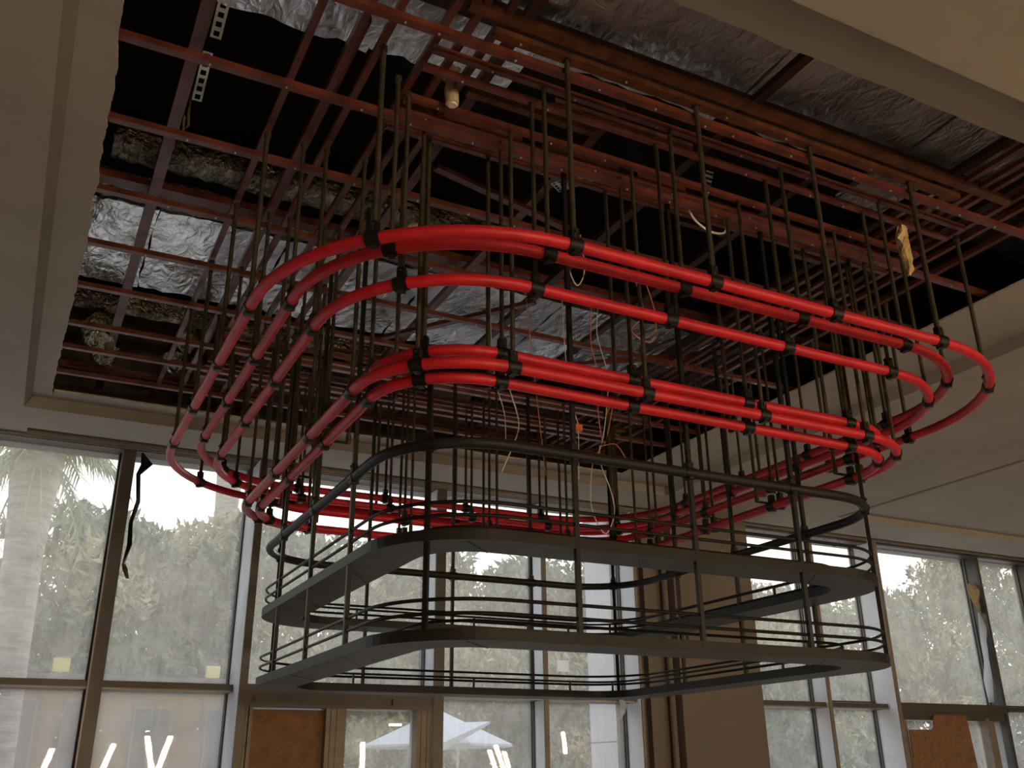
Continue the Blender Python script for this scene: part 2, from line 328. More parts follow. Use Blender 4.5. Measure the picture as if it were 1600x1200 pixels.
# stickers on the glass
for (x, z, s, l) in [(.41, 2.49, .075, 'small pale paper sticker at the bottom of the leftmost window pane'), (1.67, 2.475, .07, 'small pale paper sticker in the lower right corner of the second window pane')]:
    m = MB().box(x - s, x + s * .8, 9.20, 9.206, z - s * .8, z + s * .75); tag(reorigin(m.build('sticker', 'paper')), l, 'sticker')
m = MB().box(5.25, 5.40, 9.20, 9.206, 2.60, 2.72); tag(reorigin(m.build('sticker', 'glue')), 'white square sticker low on the window pane left of the brown pier', 'sticker')
# peeling strips
def strip(name, pts, width, matn, label, cat, curl=.02, th=.004):
    m = MB(); vs = []; N = len(pts)
    for i, (p, wd) in enumerate(zip(pts, width)):
        p = Vector(p); c = curl * math.sin(i * 1.7)
        vs += [p + Vector((-wd, c, 0)), p + Vector((wd, -c, 0)), p + Vector((wd, -c + th, 0)), p + Vector((-wd, c + th, 0))]
    fs = []
    for i in range(N - 1):
        for q in range(4): fs.append((4*i+q, 4*i+(q+1) % 4, 4*i+4+(q+1) % 4, 4*i+4+q))
    fs += [(0, 1, 2, 3), (4*N-1, 4*N-2, 4*N-3, 4*N-4)]
    m.add(vs, fs); return tag(reorigin(m.build(name, matn)), label, cat)
strip('sealing_strip', [(.78, 8.95, 4.36), (.83, 8.93, 4.25), (.77, 8.94, 4.15), (.80, 8.93, 3.9), (.765, 8.94, 3.7), (.78, 8.93, 3.5), (.75, 8.94, 3.32)], [.01, .05, .02, .02, .016, .02, .01], 'black', 'torn black sealing strip dangling beside the left window mullion', 'strip')
strip('sealing_strip', [(.755, 8.93, 3.33), (.77, 8.91, 3.28), (.80, 8.90, 3.20)], [.016, .02, .014], 'frame', 'short dark curled end of strip hanging at mid height of the left mullion', 'strip')
strip('protective_film', [(11.98, 9.08, 4.02), (11.95, 9.03, 3.92), (11.97, 9.05, 3.76), (11.98, 9.02, 3.60)], [.10, .12, .09, .04], 'beige', 'brownish folded flap of film at the top of the dark right mullion', 'film', .03)
strip('protective_film', [(12.02, 9.08, 3.62), (12.0, 9.03, 3.42), (11.98, 9.05, 3.2), (11.96, 9.05, 2.95), (11.94, 9.08, 2.7), (11.95, 9.1, 2.42)], [.02, .06, .09, .10, .07, .02], 'film_loose', 'long pale strip of film peeling down the dark right mullion', 'film', .03)
strip('protective_film', [(5.85, 8.93, 2.33), (5.88, 8.9, 2.26), (5.86, 8.9, 2.18), (5.80, 8.88, 2.10)], [.012, .03, .035, .03], 'film_loose', 'little scrap of film hanging under the rail beside the brown pier', 'film', .02)
strip('sealing_strip', [(9.05, 8.9, 4.36), (9.2, 8.86, 4.25), (9.28, 8.84, 4.3), (9.22, 8.86, 4.38)], [.012] * 4, 'rail_light', 'thin curl of loose strip over the right-hand windows behind the ring', 'strip', .01)
# ------------------------------------------------------------------ plenum: foil boards
def foilboard(x0, x1, y0, y1, z, matn, label, group=None, sag=.02, nx=14, ny=10, seed=1):
    rnd = random.Random(seed); m = MB(); vs = []; fs = []
    ph = rnd.random() * 6
    for k in (0, 1):
        for j in range(ny + 1):
            for i in range(nx + 1):
                x = x0 + (x1 - x0) * i / nx; y = y0 + (y1 - y0) * j / ny
                edge = 1 if 0 < i < nx and 0 < j < ny else 0
                dz = (sag * math.sin(x * 5 + ph) * math.sin(y * 6 + ph) + rnd.uniform(-1, 1) * sag * .3) * (1 if edge else .3)
                jx = rnd.uniform(-.012, .012) if i in (0, nx) else 0; jy = rnd.uniform(-.02, .02) if j in (0, ny) else 0
                if k: vs.append((vs[(j * (nx + 1) + i)][0], vs[(j * (nx + 1) + i)][1], z + .05))
                else: vs.append((x + jx, y + jy, z + dz))
    s1 = nx + 1; T = (nx + 1) * (ny + 1)
    for j in range(ny):
        for i in range(nx):
            a = j * s1 + i; fs.append((a, a + s1, a + s1 + 1, a + 1)); fs.append((T + a, T + a + 1, T + a + s1 + 1, T + a + s1))
    for i in range(nx):
        fs.append((i, i + 1, T + i + 1, T + i)); a = ny * s1 + i; fs.append((a + 1, a, T + a, T + a + 1))
    for j in range(ny):
        a = j * s1; fs.append((a + s1, a, T + a, T + a + s1)); a = j * s1 + nx; fs.append((a, a + s1, T + a + s1, T + a))
    m.add(vs, fs); o = m.build('foil_board', matn, smooth=True); return tag(reorigin(o), label, 'insulation board', group)
ORD = ['first', 'second', 'third', 'fourth', 'fifth', 'sixth', 'seventh', 'eighth', 'ninth', 'tenth', 'eleventh', 'twelfth']
nb = [(.36, 1.15, 3.85), (1.16, 1.95, 3.82), (1.96, 3.15, 3.50), (3.16, 4.40, 3.48), (4.41, 5.45, 3.80), (5.46, 6.5, 3.80)]
for i, (a, c, y1) in enumerate(nb):
    foilboard(a, c, 1.35, y1, 5.12, 'foil_dull' if i > 1 else 'foil', '%s grey foil insulation board from the left at the near side of the opening' % ORD[i], 'foil boards at the near side', seed=i + 3, sag=.03)
fb = [(-.1, .40), (.41, 1.28), (1.29, 2.4), (2.41, 3.55), (3.56, 4.7), (4.71, 5.8)]
for i, (a, c) in enumerate(fb):
    foilboard(a, c, 5.93, 7.12, 5.12, 'foil', '%s bright silver foil board from the left, in the row near the windows' % ORD[i], 'bright foil boards in the far row', seed=i + 20, sag=.018)
# crumpled foil duct between the rows
def duct(x0, x1, y0, y1, z0, z1, label, seed, matn='foil_crumple'):
    rnd = random.Random(seed); m = MB(); n = int((x1 - x0) / .06); ring = 16; vs = []; fs = []
    for i in range(n + 1):
        x = x0 + (x1 - x0) * i / n
        for k in range(ring):
            t = 2 * PI * k / ring; cy, cz = (y0 + y1) / 2, (z0 + z1) / 2
            q = 4.0; c, s_ = math.cos(t), math.sin(t)
            rr = 1 / ((abs(c) ** q + abs(s_) ** q) ** (1 / q)) * rnd.uniform(.86, 1.02)
            vs.append((x + rnd.uniform(-.012, .012), cy + (y1 - y0) / 2 * c * rr, cz + (z1 - z0) / 2 * s_ * rr))
    for i in range(n):
        for k in range(ring): fs.append((i*ring+k, i*ring+(k+1) % ring, (i+1)*ring+(k+1) % ring, (i+1)*ring+k))
    fs.append(tuple(range(ring))[::-1]); fs.append(tuple(n*ring+k for k in range(ring)))
    m.add(vs, fs); return tag(reorigin(m.build('foil_duct', matn)), label, 'duct')
duct(.05, 2.7, 5.36, 5.62, 5.20, 5.36, 'crumpled foil-wrapped duct just before the bright foil boards', 1)
duct(.0, 5.3, 5.66, 5.90, 5.10, 5.22, 'thin crumpled foil roll along the near edge of the bright boards', 2)
duct(.0, 3.2, 7.30, 7.42, 4.98, 5.14, 'thin dark foil roll behind the bright foil boards', 3)
for i, (x, y, s) in enumerate([(.2, 7.45, .14), (.28, 7.85, .13), (.82, 7.78, .12), (.85, 7.35, .10), (1.45, 7.6, .13), (1.9, 7.7, .1), (2.5, 7.75, .12), (3.6, 7.7, .1)]):
    m = MB(); rnd = random.Random(40 + i); vs = []; fs = []
    for j in range(7):
        for k in range(10):
            t = 2 * PI * k / 10; ph = -PI / 2 + PI * j / 6; r = s * rnd.uniform(.75, 1.1)
            vs.append((x + r * math.cos(ph) * math.cos(t), y + r * math.cos(ph) * math.sin(t), 4.86 + r * 1.2 * math.sin(ph)))
    for j in range(6):
        for k in range(10): fs.append((j*10+k, j*10+(k+1) % 10, (j+1)*10+(k+1) % 10, (j+1)*10+k))
    m.add(vs, fs)
    tag(reorigin(m.build('foil_bundle', 'foil_crumple')), '%s crumpled foil bundle from the left above the window-side edge' % ORD[i], 'foil', 'foil bundles at the far edge')
# ------------------------------------------------------------------ channels
def chan_prof(wd, h, t=.004, down=False):
    a, c = wd / 2, h / 2; s = -1 if down else 1
    p = [(-a, -c * s), (a, -c * s), (a, c * s), (a - t, c * s), (a - t, (-c + t) * s if not down else (c - t)), (-a + t, (-c + t) * s if not down else (c - t)), (-a + t, c * s), (-a, c * s)]
    return p
def channel(p0, p1, wd, h, matn, label, group, cat='steel channel', name='steel_channel', screws=0, closed=False):
    p0, p1 = Vector(p0), Vector(p1); mid = (p0 + p1) / 2
    m = MB(); prof = [(-wd/2, -h/2), (wd/2, -h/2), (wd/2, h/2), (-wd/2, h/2)] if closed else chan_prof(wd, h)
    m.sweep([p0 - mid, p1 - mid], prof)
    if screws:
        L = (p1 - p0).length; d = (p1 - p0).normalized(); rnd = random.Random(label)
        for i in range(int(L / screws)):
            q = p0 - mid + d * (rnd.uniform(.2, .8) * screws + i * screws) + Vector((0, 0, -h / 2 - .003))
            m.box(q.x - .004, q.x + .004, q.y - .004, q.y + .004, q.z - .004, q.z + .006, 1)
    o = m.build(name, [matn, 'zinc']); o.location = mid; return tag(o, label, cat, group)
FY = [2.99, 3.62, 4.23, 4.90, 5.52, 6.12, 6.75, 7.20, 7.73]
for i, y in enumerate(FY):
    x0 = OX0 - .12; x1 = OX1 + .15
    channel((x0, y, 4.565), (x1, y, 4.565), .042, .032, 'oxide', '%s red-brown ceiling channel running left to right, counted from the near edge' % ORD[i], 'cross channels of the ceiling', screws=.32)
CX = [.31, .97, 1.63, 2.36, 2.96, 3.70, 4.43, 4.88, 5.3]
for i, x in enumerate(CX):
    wd = .062 if i == 0 else .055
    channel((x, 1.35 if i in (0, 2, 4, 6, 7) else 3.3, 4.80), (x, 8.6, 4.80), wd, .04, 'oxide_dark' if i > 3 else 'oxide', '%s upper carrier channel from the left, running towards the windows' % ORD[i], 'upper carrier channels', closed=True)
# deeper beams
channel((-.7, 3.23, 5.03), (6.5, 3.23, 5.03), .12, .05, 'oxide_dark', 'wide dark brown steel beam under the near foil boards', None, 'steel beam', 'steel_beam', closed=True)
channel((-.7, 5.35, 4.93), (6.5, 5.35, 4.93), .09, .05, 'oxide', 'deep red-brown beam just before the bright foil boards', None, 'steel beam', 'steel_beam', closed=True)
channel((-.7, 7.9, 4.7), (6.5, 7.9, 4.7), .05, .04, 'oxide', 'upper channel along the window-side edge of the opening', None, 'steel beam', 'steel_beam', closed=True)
for (p0, p1, l) in [((1.66, 4.12, 4.72), (2.66, 4.36, 4.72), 'short diagonal brace in the dark gap left of the middle'),
                    ((4.75, 5.4, 4.72), (3.2, 6.6, 4.72), 'diagonal brace at the right over the far rods'),
                    ((2.1, 6.5, 4.74), (2.95, 5.35, 4.74), 'diagonal brace crossing the bright foil boards')]:
    channel(p0, p1, .045, .03, 'oxide', l, None, 'brace', 'diagonal_brace')
# ------------------------------------------------------------------ rings
def rrect(x0, x1, y0, y1, r, z=0, n=14):
    pts = []
    for (cx, cy, a0) in [(x1 - r, y0 + r, -PI/2), (x1 - r, y1 - r, 0), (x0 + r, y1 - r, PI/2), (x0 + r, y0 + r, PI)]:
        for i in range(n + 1):
            a = a0 + PI/2 * i / n; pts.append((cx + r * math.cos(a), cy + r * math.sin(a), z))
    out = []
    for i, p in enumerate(pts):      # split the straights so the sweep keeps its frame
        q = pts[(i + 1) % len(pts)]; L = math.dist(p, q); out.append(p)
        if L > .4:
            for k in range(1, 6): t = k / 6; out.append(tuple(p[j] + (q[j] - p[j]) * t for j in range(3)))
    return out
def stations(x0, x1, y0, y1, r, xs, ys):
    k = r * (1 - math.sqrt(.5)); st = []
    for x in xs: st += [(x, y0, 0), (x, y1, 0)]
    for y in ys: st += [(x0, y, PI/2), (x1, y, PI/2)]
    st += [(x0 + k, y0 + k, -PI/4), (x1 - k, y0 + k, PI/4), (x1 - k, y1 - k, -PI/4), (x0 + k, y1 - k, PI/4)]
    return st
def clamp_mesh(R, up=.05):
    m = MB(); n = 14; r = R + .006; L = .032; vs = []; fs = []
    m.tube([(-L, 0, 0), (L, 0, 0)], r, n)
    m.box(-.018, .018, -.016, .016, R * .6, R + up)
    m.box(-.014, .014, -.022, .022, -R - .012, -R + .004)
    return m
def bolt_mesh(R):
    return MB().tube([(0, -.024, R + .032), (0, .024, R + .032)], .006, 6)
XS = [1.82, 2.55, 3.28, 4.01]; YS = [4.12, 4.85, 5.58, 6.31]
ROD_TOP = 4.64
RINGS = [  # x0, x1, y0, y1, r, z, label, rod radius, inset
    (.735, 5.095, 2.95, 7.48, 1.08, 3.64, 'outermost and largest bright red tube ring, top of the upper three', .0125, 0),
    (.925, 4.905, 3.17, 7.26, .88, 3.71, 'second red tube ring, tucked just inside and behind the largest one', .011, 0),
    (1.045, 4.785, 3.29, 7.14, .76, 3.60, 'third red tube ring, lowest of the upper three', .011, 0),
    (1.345, 4.52, 3.63, 6.79, .47, 3.415, 'topmost red tube ring of the lower three', .011, 0),
    (1.255, 4.585, 3.52, 6.90, .56, 3.305, 'middle red tube ring of the lower three, widest of them', .011, 0),
    (1.345, 4.505, 3.65, 6.78, .45, 3.282, 'lowest red tube ring, just above the dark ring', .011, .13)]
TR = .0275
for ri, (x0, x1, y0, y1, r, z, lab, rr, ins) in enumerate(RINGS):
    root = thing('tube_ring', (x0, y0, z), 'suspended %s' % lab, 'tube ring', 'red tube rings hanging from the ceiling')
    O = Vector((x0, y0, z))
    pts = [Vector(p) - O + Vector((0, 0, z)) for p in rrect(x0, x1, y0, y1, r)]
    MB().tube(pts, TR, 16, closed=True).build('tube', 'red', root, smooth=True)
    rodm = clm = blm = None
    S = stations(x0, x1, y0, y1, r, XS, YS)
    cx, cy = (x0 + x1) / 2, (y0 + y1) / 2
    for (x, y, a) in S:
        rx, ry = x, y
        if ins:
            if abs(a) < .01: ry += ins if y < cy else -ins
            elif a > 1.5: rx += ins if x < cx else -ins
        if clm is None:
            c = clamp_mesh(TR).build('clamp', 'black', root, smooth=True); clm = c
            bo = bolt_mesh(TR).build('bolt', 'rod', c); blm = bo
        else:
            c = clm.copy(); C.objects.link(c); c.parent = root; bo = blm.copy(); C.objects.link(bo); bo.parent = c
        c.location = Vector((x, y, z)) - O; c.rotation_euler = (0, 0, a)
        if rodm is None:
            Lr = ROD_TOP - z - TR * .5
            mm = MB().tube([(0, 0, 0), (0, 0, Lr)], rr, 10); mm.tube([(0, 0, .0), (0, 0, .05)], rr * 1.35, 10); mm.tube([(0, 0, Lr - .03), (0, 0, Lr)], rr * 1.5, 8)
            ro = mm.build('hanger_rod', 'rod', root, smooth=True); rodm = ro
        else: ro = rodm.copy(); C.objects.link(ro); ro.parent = root
        ro.location = Vector((rx, ry, z + TR * .5)) - O
        if ins and (rx != x or ry != y):
            MB().tube([Vector((x, y, z + TR * .6)) - O, Vector((rx, ry, z + TR * .6)) - O], .008, 6).build('clamp_arm', 'black', root)
# channels carrying the rings
names = ['largest ring', 'second ring', 'third ring', 'fourth ring', 'fifth ring', 'lowest red ring']
for ri, (x0, x1, y0, y1, r, z, lab, rr, ins) in enumerate(RINGS):
    zc = 4.625 + .005 * (ri % 2); zy = 4.672; g = 'channels the red rings hang from'
    if ri == 5: x0 += ins; x1 -= ins; y0 += ins; y1 -= ins
    if ri == 3: x0 += .02; x1 -= .02
    wdt = .05 if ri == 0 else .032
    mm_ = 'brass' if ri == 0 else 'oxide'
    channel((1.25 if ri else 1.45, y0, zc), (4.72 if ri else 4.4, y0, zc), wdt, .03, mm_, 'front channel carrying the %s' % names[ri], g, screws=.5)
    channel((1.0, y1, zc), (4.9, y1, zc), wdt, .03, 'oxide', 'window-side channel carrying the %s' % names[ri], g, screws=.5)
    channel((x0, 2.2, zy), (x0, 8.3, zy), .034, .03, 'oxide', 'left-hand channel carrying the %s' % names[ri], g)
    channel((x1, 2.2, zy), (x1, 8.3, zy), .034, .03, 'oxide', 'right-hand channel carrying the %s' % names[ri], g)
channel((1.3, 2.88, 4.66), (4.75, 2.88, 4.66), .05, .035, 'brass', 'yellowish doubled channel in front of the largest ring carrier', None)
# short splice pieces on the far channels (make the busy far part)
rnd = random.Random(5)
for i in range(26):
    y = rnd.choice([7.48, 7.26, 7.14, 6.9, 6.79, 6.66, 3.29, 3.4, 3.52, 3.63, 3.9]); x = rnd.uniform(1.6, 4.4)
    a = rnd.uniform(.12, .45)
    channel((x - a, y + .03, 4.69), (x + a, y + .03, 4.69), .04, .04, rnd.choice(['oxide', 'brass', 'oxide_dark']), 'short red-brown splice piece lying across the ring channels', 'short splice pieces on the ring channels', 'splice piece', 'splice_channel')
# ------------------------------------------------------------------ the dark hanging shelf
DX0, DX1, DY0, DY1, DR = 1.41, 4.43, 3.71, 6.69, .50; ZD = 3.0
root = thing('hanging_shelf', (DX0, DY0, 2.17), 'charcoal steel hanging bar shelf with two rounded tiers below the red rings', 'hanging shelf'); O = Vector((DX0, DY0, 2.17))
MB().tube([Vector(p) - O + Vector((0, 0, ZD)) for p in rrect(DX0, DX1, DY0, DY1, DR)], .0265, 16, closed=True).build('top_ring', 'shelf', root, smooth=True)
S = stations(DX0, DX1, DY0, DY1, DR, [2.24, 2.92, 3.60], [4.50, 5.20, 5.88])
for i, (x, y, a) in enumerate(S):
    top = 4.6 if not (x < 2 and y < 4) else 3.45
    m = MB(); m.box(-.011, .011, -.011, .011, 2.13 - 2.17, top - 2.17)
    m.tube([(0, 0, ZD - 2.17), (0, 0, ZD + .07 - 2.17)], .017, 10)
    o = m.build('hanger_rod', 'black', root); o.location = Vector((x, y, 2.17)) - O; o.rotation_euler = (0, 0, a)
    c = clamp_mesh(.024, .03).build('clamp', 'black', root, smooth=True); c.location = Vector((x, y, ZD)) - O; c.rotation_euler = (0, 0, a)
    bolt_mesh(.024).build('bolt', 'rod', c)
def board(zt, lab):
    oX0, oX1, oY0, oY1 = 1.395, 4.445, 3.70, 6.705; Wd = .255; th = .05
    P = rrect(oX0, oX1, oY0, oY1, DR + .01); Q = rrect(oX0 + Wd, oX1 - Wd, oY0 + Wd, oY1 - Wd, DR + .01 - Wd)
    N = len(P); m = MB(); vs = []
    for z in (zt, zt - th):
        for p in P: vs.append(Vector((p[0], p[1], z)) - O)
        for p in Q: vs.append(Vector((p[0], p[1], z)) - O)
    fs = []
    for i in range(N):
        j = (i + 1) % N
        fs += [(i, j, N + j, N + i), (2*N + j, 2*N + i, 3*N + i, 3*N + j), (j, i, 2*N + i, 2*N + j), (N + i, N + j, 3*N + j, 3*N + i)]
    m.add(vs, fs); m.m = [1 if k % 4 == 1 else 0 for k in range(len(fs))]
    bd = m.build('shelf_board', ['shelf', 'panel'], root)
    # panel seams under the board
    for (ax, ay, bx, by) in [(oX0 + .03, 4.55, oX0 + Wd - .02, 4.9), (oX0 + .03, 5.5, oX0 + Wd - .02, 5.75), (2.6, oY0 + .02, 2.75, oY0 + Wd - .02), (3.7, oY0 + .02, 3.85, oY0 + Wd - .02), (1.72, oY0 + .08, 1.9, oY0 + Wd)]:
        MB().tube([Vector((ax, ay, zt - th)) - O, Vector((bx, by, zt - th)) - O], .0035, 5).build('seam', 'black', bd)
    for (ofs, h) in [(.018, .065), (.018, .125)]:
        MB().tube([Vector((p[0], p[1], zt + h)) - O for p in rrect(oX0 + ofs, oX1 - ofs, oY0 + ofs, oY1 - ofs, DR - .01)], .0085, 8, closed=True).build('rail', 'black', bd, smooth=True)
    MB().tube([Vector((p[0], p[1], zt + .065)) - O for p in rrect(oX0 + Wd - .02, oX1 - Wd + .02, oY0 + Wd - .02, oY1 - Wd + .02, DR - Wd + .04)], .0075, 8, closed=True).build('rail', 'black', bd, smooth=True)
    for (x, y, a) in stations(oX0 + .018, oX1 - .018, oY0 + .018, oY1 - .018, DR - .01, [2.24, 2.92, 3.60], [4.50, 5.20, 5.88]):
        MB().box(x - .007 - O.x, x + .007 - O.x, y - .007 - O.y, y + .007 - O.y, zt - 2.17, zt + .13 - 2.17).build('rail_post', 'black', bd)
    for (x, y, a) in stations(oX0 + Wd - .02, oX1 - Wd + .02, oY0 + Wd - .02, oY1 - Wd + .02, DR - Wd + .04, [2.1, 3.0, 3.8], [4.6, 5.8]):
        MB().box(x - .006 - O.x, x + .006 - O.x, y - .006 - O.y, y + .006 - O.y, zt - 2.17, zt + .065 - 2.17).build('rail_post', 'black', bd)
board(2.60, 'upper'); board(2.17, 'lower')
# ------------------------------------------------------------------ brackets, spots, cables in the opening
def perforated(p0, p1, wd, label, rows=1, across=(1, 0, 0), matn='zinc', hole=.013, pitch=.04):
    p0, p1 = Vector(p0), Vector(p1); d = (p1 - p0); L = d.length; d.normalize(); a = Vector(across).normalized(); nrm = d.cross(a).normalized()
    m = MB(); n = int(L / pitch); pitch = L / n; cw = wd / rows
    def quadbox(c, la, lb):
        vs = [c + d * sa * la + a * sb * lb + nrm * sn * .0015 for sn in (-1, 1) for (sa, sb) in ((-1, -1), (1, -1), (1, 1), (-1, 1))]
        m.add(vs, [(0,3,2,1),(4,5,6,7),(0,1,5,4),(1,2,6,5),(2,3,7,6),(3,0,4,7)])
    for r in range(rows):
        off = -wd / 2 + cw * (r + .5)
        for i in range(n):
            c = p0 + d * pitch * (i + .5) + a * off
            bl = (pitch - 2 * hole) / 4; quadbox(c - d * (pitch / 2 - bl), bl, cw / 2); quadbox(c + d * (pitch / 2 - bl), bl, cw / 2)
            ww = (cw - 2 * hole) / 4; quadbox(c - a * (cw / 2 - ww), hole, ww); quadbox(c + a * (cw / 2 - ww), hole, ww)
    o = m.build('perforated_bracket', matn); return tag(reorigin(o), label, 'bracket')
perforated((.37, 3.30, 4.86), (.37, 3.62, 4.70), .05, 'pale perforated bracket hanging by the leftmost carrier, nearer piece')
perforated((.36, 3.75, 4.72), (.36, 3.97, 4.60), .045, 'pale perforated bracket below the near left cross channel')
perforated((2.34, 3.98, 4.70), (2.47, 3.78, 4.70), .10, 'white mesh-like perforated plate in the dark gap at the centre', 4, (0.84, .55, 0), hole=.009, pitch=.03)
perforated((3.08, 3.50, 4.74), (3.2, 3.7, 4.74), .05, 'small grey perforated bracket beside the centre carrier', 2, (1, 0, 0))
m = MB(); m.tube([(.335, 3.98, 4.66), (.335, 4.0, 4.54), (.345, 4.04, 4.50), (.325, 4.04, 4.46), (.32, 4.02, 4.53)], .007, 6)
tag(reorigin(m.build('hook', 'rod')), 'small dark wire hook hanging under the perforated bracket', 'hook')
# socket spot
t = thing('spot_lamp', (1.46, 3.44, 4.60), 'pale round unlit spot lamp hanging in crumpled wrapping near the front left', 'spot lamp')
m = MB().tube([(0, 0, .14), (0, 0, .06), (.005, .0, -.01)], [.030, .036, .032], 14); m.build('lamp_body', 'beige', t, smooth=True)
m = MB().tube([(.006, 0, -.010), (.006, 0, -.018)], [.026, .02], 14); m.build('lamp_lens', 'white_wire', t, smooth=True)
def crumple(name, rad, h, seed, matn, parent, loc=(0, 0, 0), n=9, k=11):
    rn = random.Random(seed); m = MB(); vs = []; fs = []
    for j in range(n):
        for i in range(k):
            tt = 2 * PI * i / k; e = math.sin(PI * (j + .4) / n) ** .6; r = rad * e * rn.uniform(.6, 1.25)
            vs.append((loc[0] + r * math.cos(tt) + math.sin(j * 1.1) * .01, loc[1] + r * math.sin(tt) * .8, loc[2] + h * j / (n - 1) + rn.uniform(-.01, .01)))
    for j in range(n - 1):
        for i in range(k): fs.append((j*k+i, j*k+(i+1) % k, (j+1)*k+(i+1) % k, (j+1)*k+i))
    fs.append(tuple(range(k))[::-1]); fs.append(tuple((n-1)*k+i for i in range(k)))
    m.add(vs, fs); o = m.build(name, matn, parent); return o
crumple('wrapping', .048, .12, 4, 'beige', t, (0, 0, .10))
o = crumple('tape_bundle', .045, .36, 9, 'tape', None); o.location = (4.33, 3.30, 4.28); tag(o, 'yellow crumpled tape bundle dangling from the channels at the right', 'tape bundle')
o = crumple('tape_bundle', .03, .10, 19, 'beige', None); o.location = (1.72, 4.6, 4.55); tag(o, 'small pale wad of tape on the channels behind the left rods', 'tape bundle')
o = crumple('tape_bundle', .035, .16, 29, 'film_plain', None); o.location = (5.55, 2.75, 4.95); tag(o, 'shiny pale wad stuck to the foil board at the far right', 'tape bundle')
def smoothpath(pts, n=6):
    P = [Vector(p) for p in pts]; out = []
    for i in range(len(P) - 1):
        a = P[max(i-1, 0)]; b_ = P[i]; c = P[i+1]; d = P[min(i+2, len(P)-1)]
        for k in range(n):
            t = k / n; out.append(.5 * ((2*b_) + (c - a)*t + (2*a - 5*b_ + 4*c - d)*t*t + (3*b_ - a - 3*c + d)*t*t*t))
    out.append(P[-1]); return out
def cable(pts, r, matn, label, group='loose cables in the opening'):
    o = MB().tube(smoothpath(pts), r, 6).build('cable', matn, smooth=True); return tag(reorigin(o), label, 'cable', group)
cable([(3.21, 5, 4.66), (3.19, 5, 4.3), (3.25, 4.98, 4.0), (3.22, 5, 3.86), (3.25, 5.02, 3.63), (3.23, 5, 3.59)], .0035, 'orange_wire', 'orange cable hanging longest down the middle of the rings')
cable([(3.27, 5, 4.66), (3.24, 5, 4.4), (3.31, 5, 4.1), (3.28, 5, 3.8), (3.23, 5, 3.58), (3.16, 5, 3.45), (3.12, 4.98, 3.2), (3.15, 4.97, 3.06), (3.22, 4.97, 2.99), (3.30, 4.99, 3.13), (3.29, 5, 3.28), (3.22, 5, 3.46), (3.22, 5, 3.58)], .0035, 'white_wire', 'pinkish cable ending in a long loop at the level of the dark ring')
cable([(3.27, 5, 3.78), (3.34, 5, 3.90), (3.27, 5, 3.62), (3.23, 5, 3.58), (3.34, 5, 3.61), (3.42, 5.02, 3.55), (3.45, 5.03, 3.50)], .0035, 'orange_wire', 'short orange cable curling right from the knot')
cable([(2.49, 4.97, 4.66), (2.50, 4.98, 4.1), (2.55, 4.99, 3.88), (2.62, 5, 3.67), (2.60, 5, 3.54), (2.50, 5, 3.31)], .004, 'white_wire', 'white cable curving down behind the lower rings at centre left')
cable([(2.40, 4.97, 4.66), (2.42, 4.98, 4.2), (2.46, 5, 3.9), (2.52, 5, 3.7), (2.53, 5, 3.5)], .003, 'white_wire', 'thinner white cable hanging beside the curved white one')
cable([(2.98, 5.02, 4.66), (3.0, 5.02, 4.1), (3.04, 5, 3.78), (3.06, 5, 3.68), (3.05, 5, 3.33)], .003, 'white_wire', 'thin cable carrying the orange connector')
cable([(2.80, 5.2, 4.66), (2.84, 5.2, 4.2), (2.90, 5.2, 3.6), (2.92, 5.2, 3.4)], .003, 'orange_wire', 'thin brownish cable left of the connector cable')
cable([(2.98, 3.66, 4.64), (3.03, 3.67, 4.60), (3.10, 3.69, 4.53), (3.22, 3.71, 4.50), (3.32, 3.72, 4.52), (3.36, 3.73, 4.57), (3.36, 3.73, 4.64)], .0065, 'white_wire', 'thick white cable sagging below the front channels')
cable([(2.62, 4.3, 4.66), (2.60, 4.3, 4.45), (2.66, 4.3, 4.3), (2.72, 4.3, 4.42), (2.70, 4.3, 4.66)], .004, 'white_wire', 'small grey cable loop in the dark gap behind the front tubes')
cable([(3.3, 4.6, 4.66), (3.35, 4.6, 4.4), (3.25, 4.6, 4.25), (3.4, 4.6, 4.2), (3.45, 4.6, 4.4), (3.38, 4.6, 4.66)], .004, 'orange_wire', 'tangled orange cable loop just above the upper rings')
m = MB().box(3.035, 3.085, 4.985, 5.015, 3.66, 3.70); tag(reorigin(m.build('cable_connector', 'orange')), 'small bright orange connector on a thin hanging cable', 'connector')
